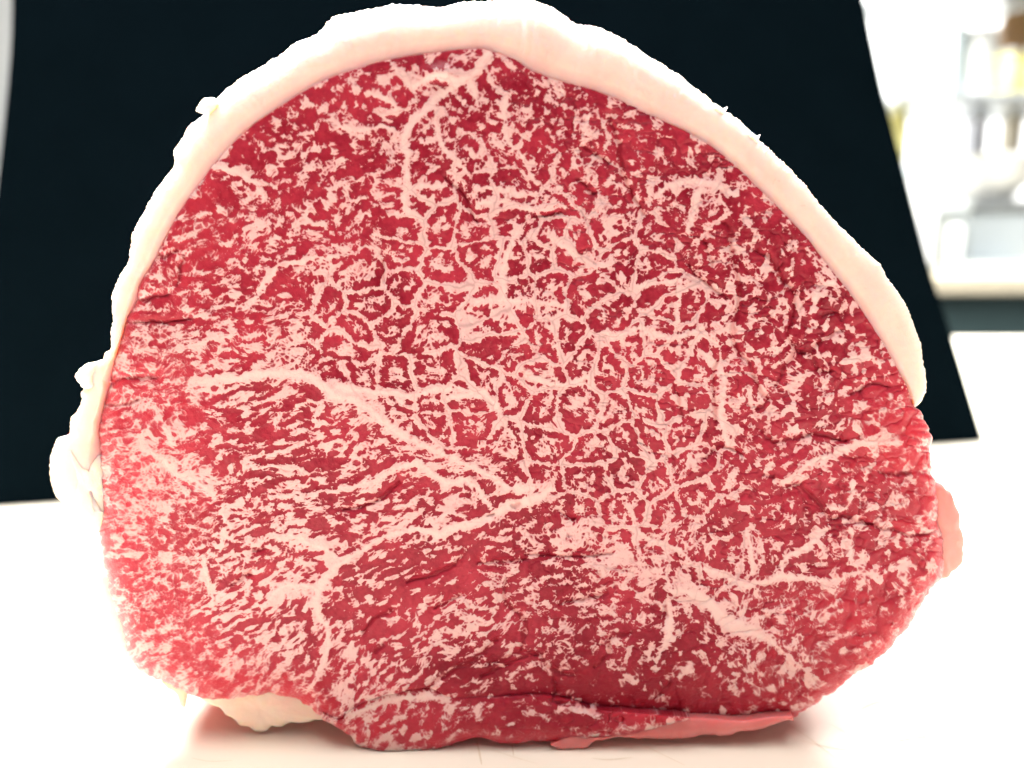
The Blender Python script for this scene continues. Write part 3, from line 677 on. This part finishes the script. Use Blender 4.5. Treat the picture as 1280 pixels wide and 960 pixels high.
def mark(pts, wpx=.9):
    C = resample(catmull([tuple(ground(*p)[:2]) for p in pts], 6), 14); T = np.gradient(C, axis=0); T /= np.linalg.norm(T, axis=1)[:, None]
    wd = wpx*PX*(.35+.65*np.sin(np.linspace(.15, math.pi-.15, 14)))*.5
    A = np.c_[C[:, 0]-T[:, 1]*wd, C[:, 1]+T[:, 0]*wd, np.full(14, .00012)]; B = np.c_[C[:, 0]+T[:, 1]*wd, C[:, 1]-T[:, 0]*wd, np.full(14, .00012)]
    o = link('knife_mark', np_mesh('knife_mark', np.stack([A, B], 1).reshape(-1, 3), grid_quads(14, 2)), M_MARK, bo)
for p in ([(985,905),(1010,922),(1048,951)], [(1000,926),(1060,938),(1110,932)], [(1130,878),(1136,890),(1140,906)], [(1152,914),(1158,930),(1166,948)], [(1092,938),(1120,928),(1168,918)], [(805,932),(825,942),(856,957)],
          [(1098,930),(1150,922),(1215,917)], [(1210,884),(1240,879),(1262,882)], [(612,936),(640,946),(672,955)], [(240,948),(262,952),(290,951)], [(150,900),(175,905),(196,903)], [(1075,888),(1090,880),(1110,876)], [(740,948),(760,950),(790,947)], [(1035,905),(1050,912),(1062,921)]):
    mark(p, random.uniform(.6, 1.2))
mark([(596,927),(599,940),(602,956)], 3.2); mark([(640,931),(641,938),(642,945)], 2.0)
# ---------------------------------------------------------------- black backdrop sheet
def build_sheet():
    BL = ground(-42, 636); BR = ground(1230, 552)
    Lp = catmull([(-42,636),(-24,420),(0,200),(12,80),(15,0),(14,-90)], 10); Rp = catmull([(1230,552),(1190,420),(1163,338),(1131,215),(1103,110),(1080,0),(1060,-90)], 10)
    n, m = 40, 50
    Lp = resample(Lp, n); Rp = resample(Rp, n)
    P = np.zeros((n, m, 3))
    for i in range(n):
        t = i/(n-1); lean = .10*t+.03*t*t
        a = at(Lp[i, 0], Lp[i, 1], BL.y+lean); b = at(Rp[i, 0], Rp[i, 1], BR.y+lean)
        if i == 0: a[2] = b[2] = .0005
        for j in range(m):
            s = j/(m-1); P[i, j] = a+(b-a)*s; P[i, j, 1] += .018*math.sin(math.pi*s)*(t)
    front = P.reshape(-1, 3); back = front+[0, .0025, 0]
    q = grid_quads(n, m); k = n*m
    edge = list(range(m))+[i*m+m-1 for i in range(1, n)]+[(n-1)*m+j for j in range(m-2, -1, -1)]+[i*m for i in range(n-2, 0, -1)]
    e = np.array(edge); e2 = np.roll(e, -1)
    qs = np.stack([e, e+k, e2+k, e2], -1)
    me = np_mesh('backdrop', np.vstack([front, back]), np.vstack([q, q[:, ::-1]+k, qs]))
    bm = bmesh.new(); bm.from_mesh(me); bmesh.ops.recalc_face_normals(bm, faces=bm.faces[:]); bm.to_mesh(me); bm.free()
    for p in me.polygons: p.use_smooth = False
    return link('backdrop_sheet', me, plain('black_plastic', (.0018, .0044, .0064), 1.0, .2, 30, 0, 0.0))
tag(build_sheet(), 'large matte black sheet leaning upright behind the beef', 'backdrop')
# ---------------------------------------------------------------- blurred kitchen behind
YK = 1.42
M_WALL = plain('white_wall', (.85, .85, .83), .7, .03, 3); M_WHITE = plain('white_enamel', (.86, .87, .86), .35, .03, 8)
M_DARK = plain('dark_green_grey', (.045, .075, .075), .5, .2, 9); M_BEIGE = plain('pale_wood', (.50, .44, .32), .5, .15, 14)
M_STEEL = plain('brushed_steel', (.50, .53, .54), .38, .1, 40, .8); M_GREY = plain('grey_plastic', (.30, .33, .34), .5, .1, 12)
M_YEL = plain('yellow_paper', (.80, .74, .30), .6, .1, 12); M_BROWN = plain('brown_clay', (.35, .20, .09), .5, .2, 12); M_LAV = plain('lavender_box', (.72, .74, .86), .5, .05, 12)
M_PALEB = plain('pale_blue_plastic', (.70, .82, .86), .4, .05, 12)
wall = link('wall', box_mesh('wall', (-5.0, 2.35, -.9), (5.0, 2.45, 2.6), 0), M_WALL); tag(wall, 'bright white kitchen wall far behind the beef', kind='structure')
floor = link('floor', box_mesh('floor', (-5.0, -2.5, -.92), (5.0, 2.349, -.9), 0), plain('grey_floor', (.25, .26, .26), .5, .1, 5)); tag(floor, 'grey kitchen floor', kind='structure')
def pos(u, v, y=YK): return at(u, v, y)
sh = bpy.data.objects.new('storage_shelf', None); col.objects.link(sh)
tag(sh, 'white storage shelf with a pale ledge over a dark base, out of focus at right', 'shelf')
zl0, zl1, zu = float(pos(1230, 369)[2]), float(pos(1230, 345)[2]), float(pos(1230, 118)[2])
xl, xr = float(pos(1140, 300)[0]), float(pos(1140, 300)[0])+.75
sh.location = (xl, YK, -.9)
def part(name, lo, hi, mat, parent, bevel=.003):
    o = link(name, box_mesh(name, lo, hi, bevel), mat); o.parent = parent; o.matrix_parent_inverse = Matrix.Translation(-Vector(parent.location)); return o
part('base_panel', (xl-.35, YK+.02, -.9), (xr, YK+.40, zl0-.001), M_DARK, sh)
part('ledge', (xl-.36, YK, zl0), (xr+.01, YK+.42, zl1), M_BEIGE, sh, .006)
xp0, xp1 = float(pos(1160, 260)[0]), float(pos(1182, 260)[0])
part('post', (xp0, YK+.03, zl1+.0005), (xp1, YK+.06, 1.1), M_WHITE, sh)
part('post', (xr-.05, YK+.03, zl1+.0005), (xr-.01, YK+.06, 1.1), M_WHITE, sh)
part('shelf_board', (xl-.02, YK+.061, zu), (xr, YK+.36, zu+.016), M_STEEL, sh)
part('shelf_board', (xl-.02, YK+.061, float(pos(1230, -40)[2])), (xr, YK+.36, float(pos(1230, -40)[2])+.016), M_STEEL, sh)
def lathe(name, prof, mat, loc, parent=None, seg=40):
    n = len(prof); V = []
    for (r, z) in prof:
        for k in range(seg): V.append((loc[0]+r*math.cos(2*math.pi*k/seg), loc[1]+r*math.sin(2*math.pi*k/seg), loc[2]+z))
    q = [(i*seg+k, i*seg+(k+1) % seg, (i+1)*seg+(k+1) % seg, (i+1)*seg+k) for i in range(n-1) for k in range(seg)]
    me = np_mesh(name, V, q); o = link(name, me, mat)
    if parent is not None: o.parent = parent; o.matrix_parent_inverse = Matrix.Translation(-Vector(parent.location))
    return o
def sz(px): return px*(YK+.2+CAM_D)/F_PX
def stand(u, z, y=YK+.2): p = pos(u, 200, y); return (float(p[0]), y, z)
def jar(name, u, z, rpx, hpx, mat, label, cat, lid=None, y=YK+.2):
    r = sz(rpx); h = sz(hpx); L = stand(u, z, y)
    e = bpy.data.objects.new(name, None); col.objects.link(e); e.location = L; tag(e, label, cat)
    lathe('body', [(0, 0), (r*.92, 0), (r, h*.06), (r, h*.8), (r*.8, h*.9), (r*.78, h*.92), (0, h*.92)], mat, L, e)
    if lid: lathe('lid', [(0, h*.921), (r*.86, h*.921), (r*.86, h), (0, h*1.0)], lid, L, e)
    return e
z1 = zl1+.001; z2 = zu+.017
bx = bpy.data.objects.new('steel_container', None); col.objects.link(bx); bx.location = stand(1250, z1); tag(bx, 'grey steel food container on the pale ledge', 'container')
X_ = bx.location
part('body', (X_[0]-sz(50), X_[1]-.08, z1), (X_[0]+sz(52), X_[1]+.08, z1+sz(72)), M_GREY, bx, .01); part('rim', (X_[0]-sz(54), X_[1]-.085, z1+sz(72.5)), (X_[0]+sz(56), X_[1]+.085, z1+sz(84)), M_STEEL, bx, .004)
tr = bpy.data.objects.new('tray', None); col.objects.link(tr); tr.location = stand(1252, z1, YK+.055); tag(tr, 'low pale tray in front of the grey steel container', 'tray')
part('base', (tr.location[0]-.09, YK+.065, z1), (tr.location[0]+.10, YK+.105, z1+.022), M_WHITE, tr, .004); part('rim', (tr.location[0]-.094, YK+.064, z1+.0225), (tr.location[0]+.104, YK+.106, z1+.028), M_GREY, tr, .002)
bw = lathe('mixing_bowl', [(0, 0), (.04, 0), (.05, .006), (.085, .05), (.098, .095), (.101, .1), (.094, .096), (.08, .05), (.045, .012), (0, .012)], M_WHITE, (float(stand(1240, 0)[0]), YK+.2, z1+sz(85)))
tag(bw, 'round white bowl standing on the grey steel container', 'bowl')
jar('jar', 1204, z1, 9, 62, M_WHITE, 'slim white jar on the ledge beside the post', 'jar', M_GREY, YK+.12)
jar('canister', 1140, z1, 26, 120, M_WHITE, 'tall white canister left of the post behind the black sheet', 'canister', M_PALEB, YK+.15)
jar('bottle', 1118, z1, 12, 215, M_YEL, 'yellow bottle beside the edge of the black sheet', 'bottle', M_YEL, YK+.25)
jar('canister', 1165, z2, 24, 95, M_PALEB, 'pale blue canister on the upper shelf', 'canister', M_WHITE)
jar('canister', 1208, z2, 20, 80, M_WHITE, 'white canister on the upper shelf next to the pale blue one', 'canister', M_WHITE)
jar('jar', 1243, z2, 13, 52, M_YEL, 'small yellow jar on the upper shelf', 'jar', M_WHITE, YK+.15)
jar('clay_pot', 1254, z2+.0, 22, 118, M_BROWN, 'brown clay pot at the top right behind the yellow jar', 'pot', M_WHITE, YK+.27)
jar('jar', 1283, z2, 16, 58, M_YEL, 'yellow jar cut off by the right edge of the picture', 'jar', M_WHITE, YK+.15)
for k, (u, ww, hh, mt, lb) in enumerate(((1222, 9, 66, M_LAV, 'lavender carton under the upper shelf, left of the narrow beige one'), (1268, 7, 60, M_BEIGE, 'narrow beige carton under the upper shelf at the right edge'))):
    L = stand(u, z1+.0, YK+.31); o = link('carton', box_mesh('carton', (L[0]-sz(ww), L[1], z1), (L[0]+sz(ww), L[1]+.05, z1+sz(150+hh)), .003), mt)
    tag(o, lb, 'carton')
